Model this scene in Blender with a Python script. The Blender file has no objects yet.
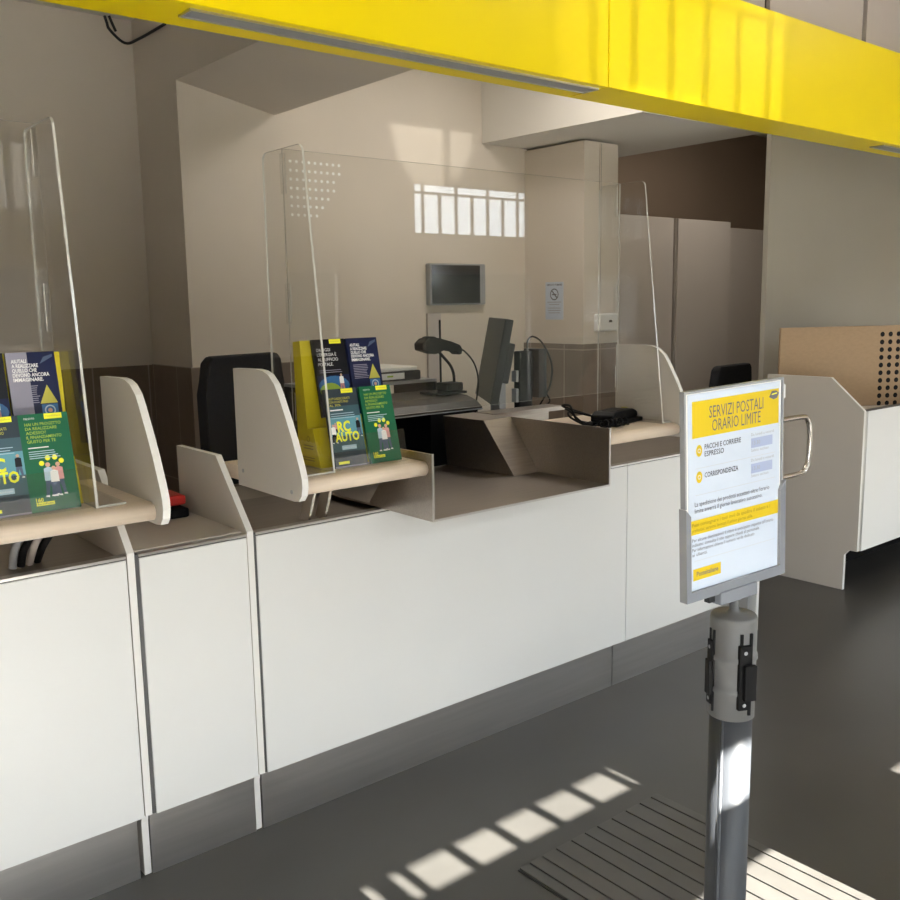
import bpy, bmesh, math, random
from mathutils import Vector, Matrix
random.seed(4)
S = bpy.context.scene
COL = S.collection
PI = math.pi

# ------------------------------------------------------------------ materials
def mat(name, col, rough=0.5, metal=0.0, spec=0.5, noise=0.0, nscale=8.0, bump=0.0, stretch=None, emit=None, coat=0.0):
    m = bpy.data.materials.new(name); m.use_nodes = True
    nt = m.node_tree; N = nt.nodes; L = nt.links
    b = N['Principled BSDF']
    b.inputs['Base Color'].default_value = (*col, 1)
    b.inputs['Roughness'].default_value = rough
    b.inputs['Metallic'].default_value = metal
    b.inputs['Specular IOR Level'].default_value = spec
    if coat:
        b.inputs['Coat Weight'].default_value = coat; b.inputs['Coat Roughness'].default_value = 0.08
    if emit:
        b.inputs['Emission Color'].default_value = (*emit[0], 1); b.inputs['Emission Strength'].default_value = emit[1]
    if noise or bump:
        tc = N.new('ShaderNodeTexCoord'); mp = N.new('ShaderNodeMapping')
        if stretch: mp.inputs['Scale'].default_value = stretch
        L.new(tc.outputs['Object'], mp.inputs['Vector'])
        nz = N.new('ShaderNodeTexNoise'); nz.inputs['Scale'].default_value = nscale; nz.inputs['Detail'].default_value = 5
        L.new(mp.outputs['Vector'], nz.inputs['Vector'])
        if noise:
            cr = N.new('ShaderNodeValToRGB')
            cr.color_ramp.elements[0].position = 0.3; cr.color_ramp.elements[1].position = 0.7
            cr.color_ramp.elements[0].color = (*[max(0, c * (1 - noise)) for c in col], 1)
            cr.color_ramp.elements[1].color = (*[min(1, c * (1 + noise)) for c in col], 1)
            L.new(nz.outputs['Fac'], cr.inputs['Fac']); L.new(cr.outputs['Color'], b.inputs['Base Color'])
        if bump:
            bp = N.new('ShaderNodeBump'); bp.inputs['Strength'].default_value = bump; bp.inputs['Distance'].default_value = 0.004
            L.new(nz.outputs['Fac'], bp.inputs['Height']); L.new(bp.outputs['Normal'], b.inputs['Normal'])
    return m

def clear(name, tint=(0.97, 0.975, 0.97), ior=1.49, rough=0.0):
    m = bpy.data.materials.new(name); m.use_nodes = True
    nt = m.node_tree; N = nt.nodes; L = nt.links; N.clear()
    o = N.new('ShaderNodeOutputMaterial'); mx = N.new('ShaderNodeMixShader'); fr = N.new('ShaderNodeFresnel')
    fr.inputs['IOR'].default_value = ior
    t = N.new('ShaderNodeBsdfTransparent'); t.inputs['Color'].default_value = (*tint, 1)
    g = N.new('ShaderNodeBsdfGlossy'); g.inputs['Roughness'].default_value = rough
    ge = N.new('ShaderNodeNewGeometry'); mi = N.new('ShaderNodeMix'); mi.data_type = 'FLOAT'     # same reflectance on both faces of a thin sheet
    mi.inputs['A'].default_value = ior; mi.inputs['B'].default_value = 1 / ior
    L.new(ge.outputs['Backfacing'], mi.inputs['Factor']); L.new(mi.outputs['Result'], fr.inputs['IOR'])
    L.new(fr.outputs[0], mx.inputs[0]); L.new(t.outputs[0], mx.inputs[1]); L.new(g.outputs[0], mx.inputs[2])
    L.new(mx.outputs[0], o.inputs[0])
    return m

def tiles(name, c1, c2, mortar, w, h):
    m = bpy.data.materials.new(name); m.use_nodes = True
    nt = m.node_tree; N = nt.nodes; L = nt.links; b = N['Principled BSDF']
    tc = N.new('ShaderNodeTexCoord'); sx = N.new('ShaderNodeSeparateXYZ'); ad = N.new('ShaderNodeMath'); cb = N.new('ShaderNodeCombineXYZ')
    L.new(tc.outputs['Object'], sx.inputs[0])
    L.new(sx.outputs['X'], ad.inputs[0]); L.new(sx.outputs['Y'], ad.inputs[1])
    L.new(ad.outputs[0], cb.inputs['X']); L.new(sx.outputs['Z'], cb.inputs['Y'])
    br = N.new('ShaderNodeTexBrick'); br.offset = 0.0
    br.inputs['Scale'].default_value = 1.0; br.inputs['Brick Width'].default_value = w; br.inputs['Row Height'].default_value = h
    br.inputs['Mortar Size'].default_value = 0.004
    br.inputs['Color1'].default_value = (*c1, 1); br.inputs['Color2'].default_value = (*c2, 1); br.inputs['Mortar'].default_value = (*mortar, 1)
    L.new(cb.outputs[0], br.inputs['Vector'])
    nz = N.new('ShaderNodeTexNoise'); nz.inputs['Scale'].default_value = 9; nz.inputs['Detail'].default_value = 6
    L.new(tc.outputs['Object'], nz.inputs['Vector'])
    mr = N.new('ShaderNodeMapRange'); mr.inputs['To Min'].default_value = 0.75; mr.inputs['To Max'].default_value = 1.2
    L.new(nz.outputs['Fac'], mr.inputs['Value'])
    ml = N.new('ShaderNodeMix'); ml.data_type = 'RGBA'; ml.blend_type = 'MULTIPLY'; ml.inputs['Factor'].default_value = 1
    L.new(br.outputs['Color'], ml.inputs['A']); L.new(mr.outputs['Result'], ml.inputs['B'])
    L.new(ml.outputs['Result'], b.inputs['Base Color']); b.inputs['Roughness'].default_value = 0.3
    return m

M = {}
M['laminate'] = mat('white_laminate', (0.735, 0.74, 0.74), 0.38, noise=0.015, nscale=3)
M['side_laminate'] = mat('shaded_laminate', (0.55, 0.51, 0.465), 0.45, noise=0.02, nscale=3)  # warm off-white laminate with side-face shade put into the colour
M['edge'] = mat('white_edge_band', (0.80, 0.79, 0.77), 0.35)
M['dark_profile'] = mat('dark_profile', (0.10, 0.10, 0.105), 0.4, 0.6)
M['alu'] = mat('aluminium', (0.62, 0.61, 0.60), 0.28, 1.0)
M['steel'] = mat('brushed_steel', (0.41, 0.37, 0.335), 0.36, 1.0, noise=0.08, nscale=6, stretch=(1, 30, 30))
M['plinth'] = mat('plinth_steel', (0.45, 0.435, 0.425), 0.30, 0.9, noise=0.06, nscale=2, stretch=(1, 6, 20))
M['chrome'] = mat('polished_steel', (0.70, 0.66, 0.62), 0.16, 1.0)
M['wood'] = mat('pale_beech', (0.78, 0.655, 0.53), 0.42, noise=0.06, nscale=5, stretch=(1.5, 18, 18))
M['board_wood'] = mat('tan_beech_board', (0.35, 0.235, 0.135), 0.45, noise=0.06, nscale=5, stretch=(1.5, 18, 18))
M['floor'] = mat('grey_resin_floor', (0.055, 0.052, 0.048), 0.36, noise=0.12, nscale=2.2, bump=0.04)
M['yellow'] = mat('yellow_panel', (0.90, 0.70, 0.0), 0.34, spec=0.22, noise=0.01, nscale=2)
M['yellow_under'] = M['yellow']
M['wall'] = mat('warm_white_paint', (0.66, 0.60, 0.53), 0.8, noise=0.03, nscale=1.5, bump=0.05)
M['wall_grey'] = mat('grey_paint', (0.40, 0.375, 0.325), 0.75, noise=0.03, nscale=1.5)
M['wall_brown'] = mat('brown_paint', (0.38, 0.29, 0.215), 0.8, noise=0.03, nscale=1.5)
M['ceiling'] = mat('ceiling_paint', (0.70, 0.67, 0.62), 0.85, noise=0.02, nscale=2)
M['clad'] = mat('grey_cladding', (0.50, 0.45, 0.43), 0.5)
M['black'] = mat('black_plastic', (0.008, 0.008, 0.009), 0.55, spec=0.12)
M['black_gloss'] = mat('black_gloss', (0.014, 0.013, 0.013), 0.14)
M['brown_gloss'] = mat('smoked_cover', (0.026, 0.020, 0.017), 0.42, spec=0.25)
M['dgrey'] = mat('dark_grey_plastic', (0.034, 0.036, 0.039), 0.45, spec=0.2)
M['mgrey'] = mat('mid_grey_plastic', (0.30, 0.31, 0.33), 0.4, noise=0.03, nscale=9)
M['post_grey'] = mat('grey_post_paint', (0.048, 0.052, 0.060), 0.42, 0.0, spec=0.3, noise=0.03, nscale=9)
M['head_grey'] = mat('grey_post_head', (0.13, 0.132, 0.135), 0.45, spec=0.35)
M['frame_grey'] = mat('grey_sign_frame', (0.20, 0.215, 0.25), 0.45)
M['white_plastic'] = mat('white_plastic', (0.80, 0.80, 0.79), 0.35)
M['fabric_black'] = mat('black_fabric', (0.016, 0.016, 0.02), 0.85, noise=0.3, nscale=200)
M['paper'] = mat('white_paper', (0.56, 0.635, 0.76), 0.5)
M['ink'] = mat('grey_ink', (0.12, 0.12, 0.15), 0.6)
M['ink_soft'] = mat('soft_grey_ink', (0.36, 0.37, 0.42), 0.6)
M['ink_line'] = mat('rule_ink', (0.55, 0.57, 0.62), 0.6)
M['p_yellow'] = mat('yellow_print', (0.66, 0.485, 0.005), 0.45)
M['p_blue'] = mat('pale_blue_print', (0.36, 0.43, 0.64), 0.5)
M['p_lemon'] = mat('lemon_print', (0.84, 0.84, 0.02), 0.4)
M['card_yellow'] = mat('yellow_card', (0.66, 0.55, 0.008), 0.45)
M['card_print'] = mat('olive_print', (0.28, 0.22, 0.01), 0.5)
M['b_green'] = mat('green_print', (0.008, 0.125, 0.056), 0.32, spec=0.25)
M['b_navy'] = mat('navy_print', (0.009, 0.013, 0.055), 0.3, spec=0.22)
M['b_black'] = mat('black_print', (0.008, 0.008, 0.011), 0.3, spec=0.2)
M['b_teal'] = mat('teal_print', (0.03, 0.085, 0.11), 0.3)
M['b_slate'] = mat('slate_print', (0.03, 0.045, 0.06), 0.3, spec=0.22)
M['b_sky'] = mat('sky_print', (0.10, 0.30, 0.38), 0.32)
M['b_blue'] = mat('blue_print', (0.02, 0.13, 0.33), 0.32)
M['b_white'] = mat('white_print', (0.80, 0.80, 0.80), 0.4)
M['b_lime'] = mat('lime_print', (0.35, 0.52, 0.05), 0.4)
M['b_gold'] = mat('gold_print', (0.50, 0.46, 0.06), 0.4)
M['b_skin'] = mat('skin_print', (0.60, 0.36, 0.26), 0.45)
M['b_pink'] = mat('pink_print', (0.62, 0.30, 0.30), 0.45)
M['b_lblue'] = mat('light_blue_print', (0.40, 0.55, 0.66), 0.45)
M['b_jeans'] = mat('jeans_print', (0.06, 0.09, 0.16), 0.45)
M['b_grey'] = mat('lilac_grey_print', (0.26, 0.25, 0.32), 0.4)
M['red'] = mat('red_plastic', (0.50, 0.02, 0.015), 0.35)
M['acrylic'] = clear('clear_acrylic', (0.975, 0.975, 0.968))
M['acrylic_edge'] = mat('acrylic_edge', (0.56, 0.56, 0.52), 0.12, spec=0.8)
M['acrylic_dim'] = mat('acrylic_cut', (0.62, 0.60, 0.56), 0.15, spec=0.8)
M['glint'] = mat('hole_glint', (0.80, 0.80, 0.78), 0.3)  # glints on the speech holes, painted as plain white
M['glass'] = clear('window_glass', (0.97, 0.98, 0.975), 1.5)
M['cabinet'] = mat('beige_cabinet', (0.66, 0.59, 0.52), 0.5, noise=0.03, nscale=2)
M['tile'] = tiles('brown_tile', (0.22, 0.168, 0.128), (0.20, 0.15, 0.115), (0.36, 0.30, 0.25), 0.30, 0.60)
M['screen'] = mat('screen_glass', (0.02, 0.022, 0.024), 0.10)
M['win_frame'] = mat('grey_window_frame', (0.42, 0.42, 0.41), 0.5)
M['pave'] = mat('street_paving', (0.36, 0.34, 0.31), 0.8, noise=0.15, nscale=4)
M['dimmer_facade'] = mat('added_facade', (0.24, 0.21, 0.18), 0.8, noise=0.2, nscale=1)
M['blocker_green'] = mat('dark_blocker', (0.05, 0.055, 0.04), 0.9, noise=0.6, nscale=14, bump=0.5)
M['grate'] = mat('grille_rubber', (0.075, 0.071, 0.066), 0.42, noise=0.1, nscale=12)
M['grate_gap'] = mat('grille_gap', (0.03, 0.03, 0.03), 0.6)
M['beige_top'] = mat('beige_worktop', (0.56, 0.51, 0.46), 0.4, noise=0.02, nscale=4)

# ------------------------------------------------------------------ mesh builder
class Pl:                                   # a plane with its own axes
    def __init__(s, o, u, v):
        s.o = Vector(o); s.u = Vector(u).normalized(); s.v = Vector(v).normalized(); s.n = s.u.cross(s.v).normalized()
    def p(s, u, v, d=0.0): return s.o + s.u * u + s.v * v + s.n * d

class MB:
    def __init__(s): s.bm = bmesh.new(); s.mats = []
    def mi(s, m):
        if isinstance(m, str): m = M[m]
        if m not in s.mats: s.mats.append(m)
        return s.mats.index(m)
    def face(s, pts, m):
        f = s.bm.faces.new([s.bm.verts.new(Vector(p)) for p in pts]); f.material_index = s.mi(m); return f
    def hull(s, a, b, m, side=None, cap_a=None):
        """two matching outlines a (front) and b (back) joined by sides"""
        va = [s.bm.verts.new(Vector(p)) for p in a]; vb = [s.bm.verts.new(Vector(p)) for p in b]
        fs = []
        f = s.bm.faces.new(va); f.material_index = s.mi(cap_a or m); fs.append(f)
        f = s.bm.faces.new(vb[::-1]); f.material_index = s.mi(m); fs.append(f)
        n = len(a)
        for i in range(n):
            j = (i + 1) % n
            f = s.bm.faces.new([va[j], va[i], vb[i], vb[j]]); f.material_index = s.mi(side or m); fs.append(f)
        return fs
    def box(s, x0, x1, y0, y1, z0, z1, m, bev=0.0, seg=2):
        a = [(x0, y0, z0), (x1, y0, z0), (x1, y0, z1), (x0, y0, z1)]; b = [(x, y1, z) for x, y, z in a]
        fs = s.hull(a, b, m)
        if bev:
            es = {e for f in fs for e in f.edges}
            bmesh.ops.bevel(s.bm, geom=list(es), offset=bev, segments=seg, affect='EDGES', profile=0.5, material=-1)
    def pbox(s, pl, u0, u1, v0, v1, d0, d1, m, bev=0.0):
        a = [pl.p(u0, v0, d0), pl.p(u1, v0, d0), pl.p(u1, v1, d0), pl.p(u0, v1, d0)]
        b = [pl.p(u0, v0, d1), pl.p(u1, v0, d1), pl.p(u1, v1, d1), pl.p(u0, v1, d1)]
        fs = s.hull(a, b, m)
        if bev:
            es = {e for f in fs for e in f.edges}
            bmesh.ops.bevel(s.bm, geom=list(es), offset=bev, segments=2, affect='EDGES', profile=0.5, material=-1)
    def prof_x(s, pts, x0, x1, m, side=None):          # (y,z) outline swept along x
        return s.hull([(x0, y, z) for y, z in pts], [(x1, y, z) for y, z in pts], m, side)
    def cyl(s, p0, p1, r0, m, r1=None, n=24, cap=True):
        p0 = Vector(p0); p1 = Vector(p1); r1 = r0 if r1 is None else r1
        ax = (p1 - p0).normalized(); t = Vector((0, 0, 1)) if abs(ax.z) < 0.9 else Vector((1, 0, 0))
        u = ax.cross(t).normalized(); v = ax.cross(u)
        A = [s.bm.verts.new(p0 + (u * math.cos(k * 2 * PI / n) + v * math.sin(k * 2 * PI / n)) * r0) for k in range(n)]
        B = [s.bm.verts.new(p1 + (u * math.cos(k * 2 * PI / n) + v * math.sin(k * 2 * PI / n)) * r1) for k in range(n)]
        i = s.mi(m)
        for k in range(n):
            f = s.bm.faces.new([A[k], A[(k + 1) % n], B[(k + 1) % n], B[k]]); f.material_index = i; f.smooth = True
        if cap:
            for c in (A[::-1], B): f = s.bm.faces.new(c); f.material_index = i
    def lathe(s, c, prof, m, n=40):                    # (r,z) profile about the vertical through c
        i = s.mi(m); rings = []
        for r, z in prof:
            rings.append([s.bm.verts.new((c[0] + r * math.cos(k * 2 * PI / n), c[1] + r * math.sin(k * 2 * PI / n), c[2] + z)) for k in range(n)])
        for a, b in zip(rings, rings[1:]):
            for k in range(n):
                f = s.bm.faces.new([a[k], a[(k + 1) % n], b[(k + 1) % n], b[k]]); f.material_index = i; f.smooth = True
        f = s.bm.faces.new(rings[0][::-1]); f.material_index = i
        f = s.bm.faces.new(rings[-1]); f.material_index = i
    def tube(s, pts, r, m, n=10, res=6, closed=False):
        P = [Vector(p) for p in pts]
        if res > 1 and len(P) > 2:                     # catmull-rom
            Q = []
            for k in range(len(P) - 1):
                a = P[max(k - 1, 0)]; b = P[k]; c = P[k + 1]; d = P[min(k + 2, len(P) - 1)]
                for j in range(res):
                    t = j / res
                    Q.append(0.5 * ((2 * b) + (c - a) * t + (2 * a - 5 * b + 4 * c - d) * t * t + (3 * b - a - 3 * c + d) * t ** 3))
            Q.append(P[-1]); P = Q
        i = s.mi(m); rings = []; u = None
        for k, p in enumerate(P):
            t = (P[min(k + 1, len(P) - 1)] - P[max(k - 1, 0)]).normalized()
            if u is None:
                h = Vector((0, 0, 1)) if abs(t.z) < 0.9 else Vector((1, 0, 0)); u = t.cross(h).normalized()
            else:
                u = (u - t * u.dot(t)).normalized()
            v = t.cross(u)
            rings.append([s.bm.verts.new(p + (u * math.cos(q * 2 * PI / n) + v * math.sin(q * 2 * PI / n)) * r) for q in range(n)])
        for a, b in zip(rings, rings[1:]):
            for q in range(n):
                f = s.bm.faces.new([a[q], a[(q + 1) % n], b[(q + 1) % n], b[q]]); f.material_index = i; f.smooth = True
        for c in (rings[0][::-1], rings[-1]): f = s.bm.faces.new(c); f.material_index = i
    # flat print on a plane
    def rect(s, pl, u0, v0, u1, v1, m, d): s.face([pl.p(u0, v0, d), pl.p(u1, v0, d), pl.p(u1, v1, d), pl.p(u0, v1, d)], m)
    def poly(s, pl, pts, m, d): s.face([pl.p(u, v, d) for u, v in pts], m)
    def disc(s, pl, u, v, r, m, d, n=18, rv=None):
        rv = rv or r
        s.face([pl.p(u + r * math.cos(k * 2 * PI / n), v + rv * math.sin(k * 2 * PI / n), d) for k in range(n)], m)
    def ring(s, pl, u, v, r0, r1, m, d, n=24):
        for k in range(n):
            a = k * 2 * PI / n; b = (k + 1) * 2 * PI / n
            s.face([pl.p(u + r0 * math.cos(a), v + r0 * math.sin(a), d), pl.p(u + r1 * math.cos(a), v + r1 * math.sin(a), d),
                    pl.p(u + r1 * math.cos(b), v + r1 * math.sin(b), d), pl.p(u + r0 * math.cos(b), v + r0 * math.sin(b), d)], m)
    def text(s, pl, body, u, v, size, m, d, align='LEFT', width=None, bold=0.0, sx=1.0):
        c = bpy.data.curves.new('lettering', 'FONT'); c.body = body; c.size = size; c.align_x = 'LEFT'
        c.resolution_u = 2; c.offset = bold * size
        o = bpy.data.objects.new('lettering', c); me = bpy.data.meshes.new_from_object(o)
        xs = [w.co.x for w in me.vertices]
        if xs:
            lo, hi = min(xs), max(xs)
            if width: sx = width / (hi - lo)
            off = {'LEFT': -lo * sx, 'CENTER': -(lo + hi) / 2 * sx, 'RIGHT': -hi * sx}[align]
            vs = [s.bm.verts.new(pl.p(u + w.co.x * sx + off, v + w.co.y, d)) for w in me.vertices]
            i = s.mi(m)
            for p in me.polygons:
                try:
                    f = s.bm.faces.new([vs[k] for k in p.vertices]); f.material_index = i
                    if f.calc_area() > 0:
                        f.normal_update()
                        if f.normal.dot(pl.n) < 0: f.normal_flip()
                except ValueError: pass
        bpy.data.objects.remove(o); bpy.data.meshes.remove(me); bpy.data.curves.remove(c)
    def build(s, name, parent=None, recalc=True):
        if recalc: bmesh.ops.recalc_face_normals(s.bm, faces=s.bm.faces)
        if parent is not None:
            off = wl(parent)
            for v in s.bm.verts: v.co -= off
        me = bpy.data.meshes.new(name); s.bm.to_mesh(me); s.bm.free()
        for m in s.mats: me.materials.append(m)
        o = bpy.data.objects.new(name, me); COL.objects.link(o)
        if parent is not None: o.parent = parent
        return o

def wl(o):
    v = Vector(o.location)
    while o.parent: o = o.parent; v += Vector(o.location)
    return v
def tag(o, label, cat, group=None):
    o['label'] = label; o['category'] = cat
    if group: o['group'] = group
    return o
def struct(o): o['kind'] = 'structure'; return o
def thing(name, label, cat, loc, group=None):
    o = bpy.data.objects.new(name, None); o.empty_display_size = 0.05; COL.objects.link(o); o.location = loc
    return tag(o, label, cat, group)
def one(name, label, cat, mb, group=None, recalc=True): return tag(mb.build(name, None, recalc), label, cat, group)
def B(*a, **k): m = MB(); m.box(*a, **k); return m

# ------------------------------------------------------------------ setting
struct(B(-3.6, 8.0, -1.0, 5.3, -0.1, 0.0, 'floor').build('floor'))
c = MB(); c.box(-3.6, 8.0, 2.36, 5.3, 2.96, 3.0, 'ceiling'); struct(c.build('ceiling'))
c = MB(); c.box(-3.6, 8.0, -1.2, 2.36, 3.3, 3.42, 'ceiling'); struct(c.build('ceiling_lobby'))
struct(B(-3.6, 2.0, 4.95, 5.1, 0, 2.96, 'wall').build('wall_recess'))
struct(B(2.0, 4.65, 4.45, 5.15, 0, 2.96, 'wall').build('wall_back'))
struct(B(4.65, 8.0, 5.0, 5.15, 0, 2.96, 'wall_brown').build('wall_back_right'))
struct(B(4.33, 4.64, 3.94, 4.45, 0, 2.45, 'wall').build('wall_pillar'))
struct(B(4.83, 8.0, 3.0, 3.03, 0, 2.96, 'wall_grey').build('wall_counter'))
struct(B(-3.75, -3.6, -1.2, 5.3, 0, 3.42, 'wall').build('wall_left'))
struct(B(8.0, 8.15, -1.2, 5.3, 0, 3.42, 'wall').build('wall_right'))
# beams under the staff ceiling
b = MB(); P = [(2.0, 2.58), (2.53, 2.475), (2.53, 2.96), (2.0, 2.96)]
b.hull([(x, 2.7, z) for x, z in P], [(x, 4.45, z) for x, z in P], 'wall'); struct(b.build('trim_sloping_beam'))
b = MB()
P = [(4.015, 3.25), (5.12, 3.22), (5.12, 4.449), (3.965, 4.449)]
b.hull([(x, y, 2.465) for x, y in P], [(x, y, 2.96) for x, y in P], 'ceiling'); struct(b.build('trim_deep_beam'))
# tiled dado
struct(B(-3.6, 1.99, 4.935, 4.95, 0, 1.195, 'tile').build('trim_dado_recess'))
struct(B(1.985, 2.0, 4.435, 4.935, 0, 1.2, 'tile').build('trim_dado_return'))
struct(B(2.0, 3.0, 4.435, 4.45, 0, 1.2, 'tile').build('trim_dado_back'))
b = MB(); b.box(4.315, 4.33, 3.925, 4.45, 0, 1.235, 'tile'); b.box(4.33, 4.645, 3.925, 3.94, 0, 1.235, 'tile'); struct(b.build('trim_dado_pillar'))
# wall above the yellow fascia: flat cladding panels with dark joints
b = MB(); b.box(-3.6, 8.0, 2.31, 2.36, 2.608, 3.42, 'black'); struct(b.build('wall_upper'))
b = MB()
xs = [3.62 + 0.81 * k for k in range(-9, 6)]
for a in xs: b.box(a + 0.02, a + 0.81 - 0.02, 2.29, 2.31, 2.608, 3.3, 'clad')
struct(b.build('trim_upper_cladding'))

# street front wall with barred windows
WY = -1.0
def window_wall():
    holes = []                               # x0,x1,z0,z1
    holes += [(-1.5, 1.05, 0.12, 1.735), (1.10, 2.185, 1.10, 1.745), (-3.3, 2.20, 2.032, 2.42)]  # low left opening is unseen, added for fill light
    holes += [(2.83, 3.62, 0.12, 1.735), (4.36, 5.50, 0.12, 1.735), (4.28, 5.46, 1.998, 2.385), (6.75, 7.9, 0.12, 2.37), (5.62, 6.64, 0.12, 1.2)]  # low glass and far right openings are unseen, added for more light
    xs = sorted({-3.75, 8.15} | {h[0] for h in holes} | {h[1] for h in holes}); zs = sorted({0.0, 3.42} | {h[2] for h in holes} | {h[3] for h in holes})
    b = MB()
    for xa, xb in zip(xs, xs[1:]):
        z_start = None
        for za, zb in zip(zs, zs[1:]):
            cx, cz = (xa + xb) / 2, (za + zb) / 2
            solid = not any(h[0] < cx < h[1] and h[2] < cz < h[3] for h in holes)
            if solid and z_start is None: z_start = za
            if (not solid) and z_start is not None: b.box(xa, xb, WY - 0.06, WY, z_start, za, 'wall'); z_start = None
        if z_start is not None: b.box(xa, xb, WY - 0.06, WY, z_start, 3.42, 'wall')
    struct(b.build('wall_street'))
    return holes
holes = window_wall()
bars_x = [1.509 + 0.1613 * k for k in range(-30, 5)]
for n, (x0, x1, z0, z1) in enumerate(holes, 1):
    fr = MB(); t = 0.018
    fr.box(x0, x1, WY - 0.045, WY - 0.01, z0, z0 + t, 'win_frame'); fr.box(x0, x1, WY - 0.045, WY - 0.01, z1 - t, z1, 'win_frame')
    fr.box(x0, x0 + t, WY - 0.045, WY - 0.01, z0, z1, 'win_frame'); fr.box(x1 - t, x1, WY - 0.045, WY - 0.01, z0, z1, 'win_frame')
    w = struct(fr.build('window_%d' % n))
    if n == 3:
        q = MB()
        for x in bars_x:
            if x < 1.1 or x > 1.4: q.box(x - 0.0185, x + 0.0185, WY - 0.05, WY - 0.01, z0, z1, 'win_frame')
        q.box(1.237, 1.302, WY - 0.05, WY - 0.01, z0, z1, 'win_frame'); q.box(1.33, 1.363, WY - 0.05, WY - 0.01, z0, z1, 'win_frame')
        q.build('window_bars', w)
    if n == 6:
        q = MB()
        for k, x in enumerate([4.38 + 0.1613 * j for j in range(8)]):
            q.box(x - 0.014, x + 0.014, WY - 0.028, WY - 0.018, z0, 2.305 if k % 2 else z1, 'win_frame')
        q.box(x0, x1, WY - 0.028, WY - 0.018, 2.298, 2.316, 'win_frame')
        q.build('window_bars', w)
    if n == 2: B(1.745, 1.765, WY - 0.03, WY - 0.015, z0, z1, 'win_frame').build('window_bars', w)
    if n in (1, 7):
        q = MB(); k = x0 + 0.9
        while k < x1 - 0.3: q.box(k - 0.02, k + 0.02, WY - 0.05, WY - 0.01, z0, z1, 'win_frame'); k += 0.9
        q.build('window_bars', w)
    B(x0, x1, WY - 0.034, WY - 0.030, z0, z1, 'glass').build('window_pane', w)
# canopy over the street front, paving and an unseen building added to dim window reflections
struct(B(-4.5, 9.0, -1.96, -1.06, 2.845, 2.94, 'wall').build('ceiling_canopy'))
struct(B(-30, 40, -40, -1.06, -0.25, -0.12, 'pave').build('floor_street'))
b = MB(); b.box(-12, 12.4, -20, -13, -0.12, 4.6, 'dimmer_facade')
for k in range(11): b.box(-11 + 2.1 * k, -9.7 + 2.1 * k, -13.03, -12.99, 0.9, 2.6, 'dgrey')
struct(b.build('wall_reflection_dimmer'))
struct(B(3.4, 9.5, -3.3, -3.0, -0.12, 1.8, 'blocker_green').build('wall_reflection_blocker'))  # unseen block added to darken the lower window reflections

# ------------------------------------------------------------------ yellow fascia
g = 'yellow fascia panels'
for x0, x1, lab in ((-2.4, 2.486, 'long yellow fascia panel left of the seam, with the grey light strip beneath'),
                    (2.490, 7.2, 'yellow fascia panel right of the vertical seam, catching barred window light')):
    one('fascia_panel', lab, 'fascia', B(x0, x1, 2.158, 2.345, 2.2, 2.607, 'yellow', bev=0.002), g)
for x0, x1, lab in ((1.03, 2.475, 'long grey linear light strip under the left yellow fascia panel'),
                    (4.47, 5.9, 'grey linear light strip under the right end of the yellow fascia')):
    t = thing('linear_light', lab, 'light', (x0, 2.19, 2.2), 'light strips under the fascia')
    m = MB(); m.box(x0, x1, 2.188, 2.193, 2.1945, 2.2, 'alu'); m.box(x0, x1, 2.252, 2.257, 2.1945, 2.2, 'alu')
    m.box(x0, x0 + 0.006, 2.193, 2.252, 2.1945, 2.2, 'alu'); m.box(x1 - 0.006, x1, 2.193, 2.252, 2.1945, 2.2, 'alu'); m.build('frame', t)
    B(x0 + 0.006, x1 - 0.006, 2.193, 2.252, 2.197, 2.2, 'mgrey').build('diffuser', t)

# ------------------------------------------------------------------ counter
YF = 2.262; ZB = 0.182; ZT = 0.886
def front_unit(name, label, x0, x1, top, left_profile, plinths):
    t = thing(name, label, 'counter', ((x0 + x1) / 2, YF, 0), 'white counter units')
    B(x0, x1, YF, YF + 0.022, ZB, ZT - 0.009, 'laminate', bev=0.0015).build('front_panel', t)
    m = MB(); m.box(x0, x1, YF, YF + 0.03, ZT - 0.0055, ZT + 0.0012, 'alu'); m.box(x0, x1, YF + 0.004, YF + 0.03, ZT - 0.009, ZT - 0.0055, 'dark_profile')
    m.build('top_trim', t)
    if left_profile: B(x0 - 0.009, x0, YF + 0.004, YF + 0.03, ZB + 0.002, ZT, 'dark_profile').build('side_trim', t)
    for a, b_ in plinths: B(a, b_, 2.292, 2.31, 0.0, ZB + 0.02, 'plinth').build('plinth', t)
    B(x0, x1, YF + 0.0302, 2.74, ZT - 0.035, ZT - 0.012 if top == 'steel' else ZT + 0.004, top).build('worktop', t)
    B(x0, x1, 2.70, 2.74, 0.0, ZT - 0.036, 'laminate').build('back_panel', t)
    return t
uA = front_unit('counter_unit', 'white counter unit in the left corner, under the leaflet shelf cut by the picture edge', -0.9, 0.811, 'steel', False, [(-0.9, 0.80)])
uB = front_unit('counter_unit', 'narrow white counter unit with beige top between two upright dividers', 0.844, 1.143, 'beige_top', True, [(0.834, 1.142)])
uC = front_unit('counter_unit', 'wide white counter unit below the steel transaction tray', 1.172, 2.738, 'steel', True, [(1.166, 2.695)])
uD = front_unit('counter_unit', 'white counter unit behind the notice stand, with a steel handle at its end', 2.742, 3.655, 'steel', False, [(2.70, 3.63)])
B(3.655, 3.673, YF, 2.74, 0.0, ZT, 'laminate').build('end_panel', uD)
m = MB(); m.tube([(3.673, 2.2, 0.968), (3.86, 2.2, 0.968), (3.915, 2.2, 0.955), (3.941, 2.2, 0.90), (3.941, 2.2, 0.78), (3.915, 2.2, 0.725), (3.86, 2.2, 0.711), (3.673, 2.2, 0.711)], 0.0125, 'chrome', n=16)
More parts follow.
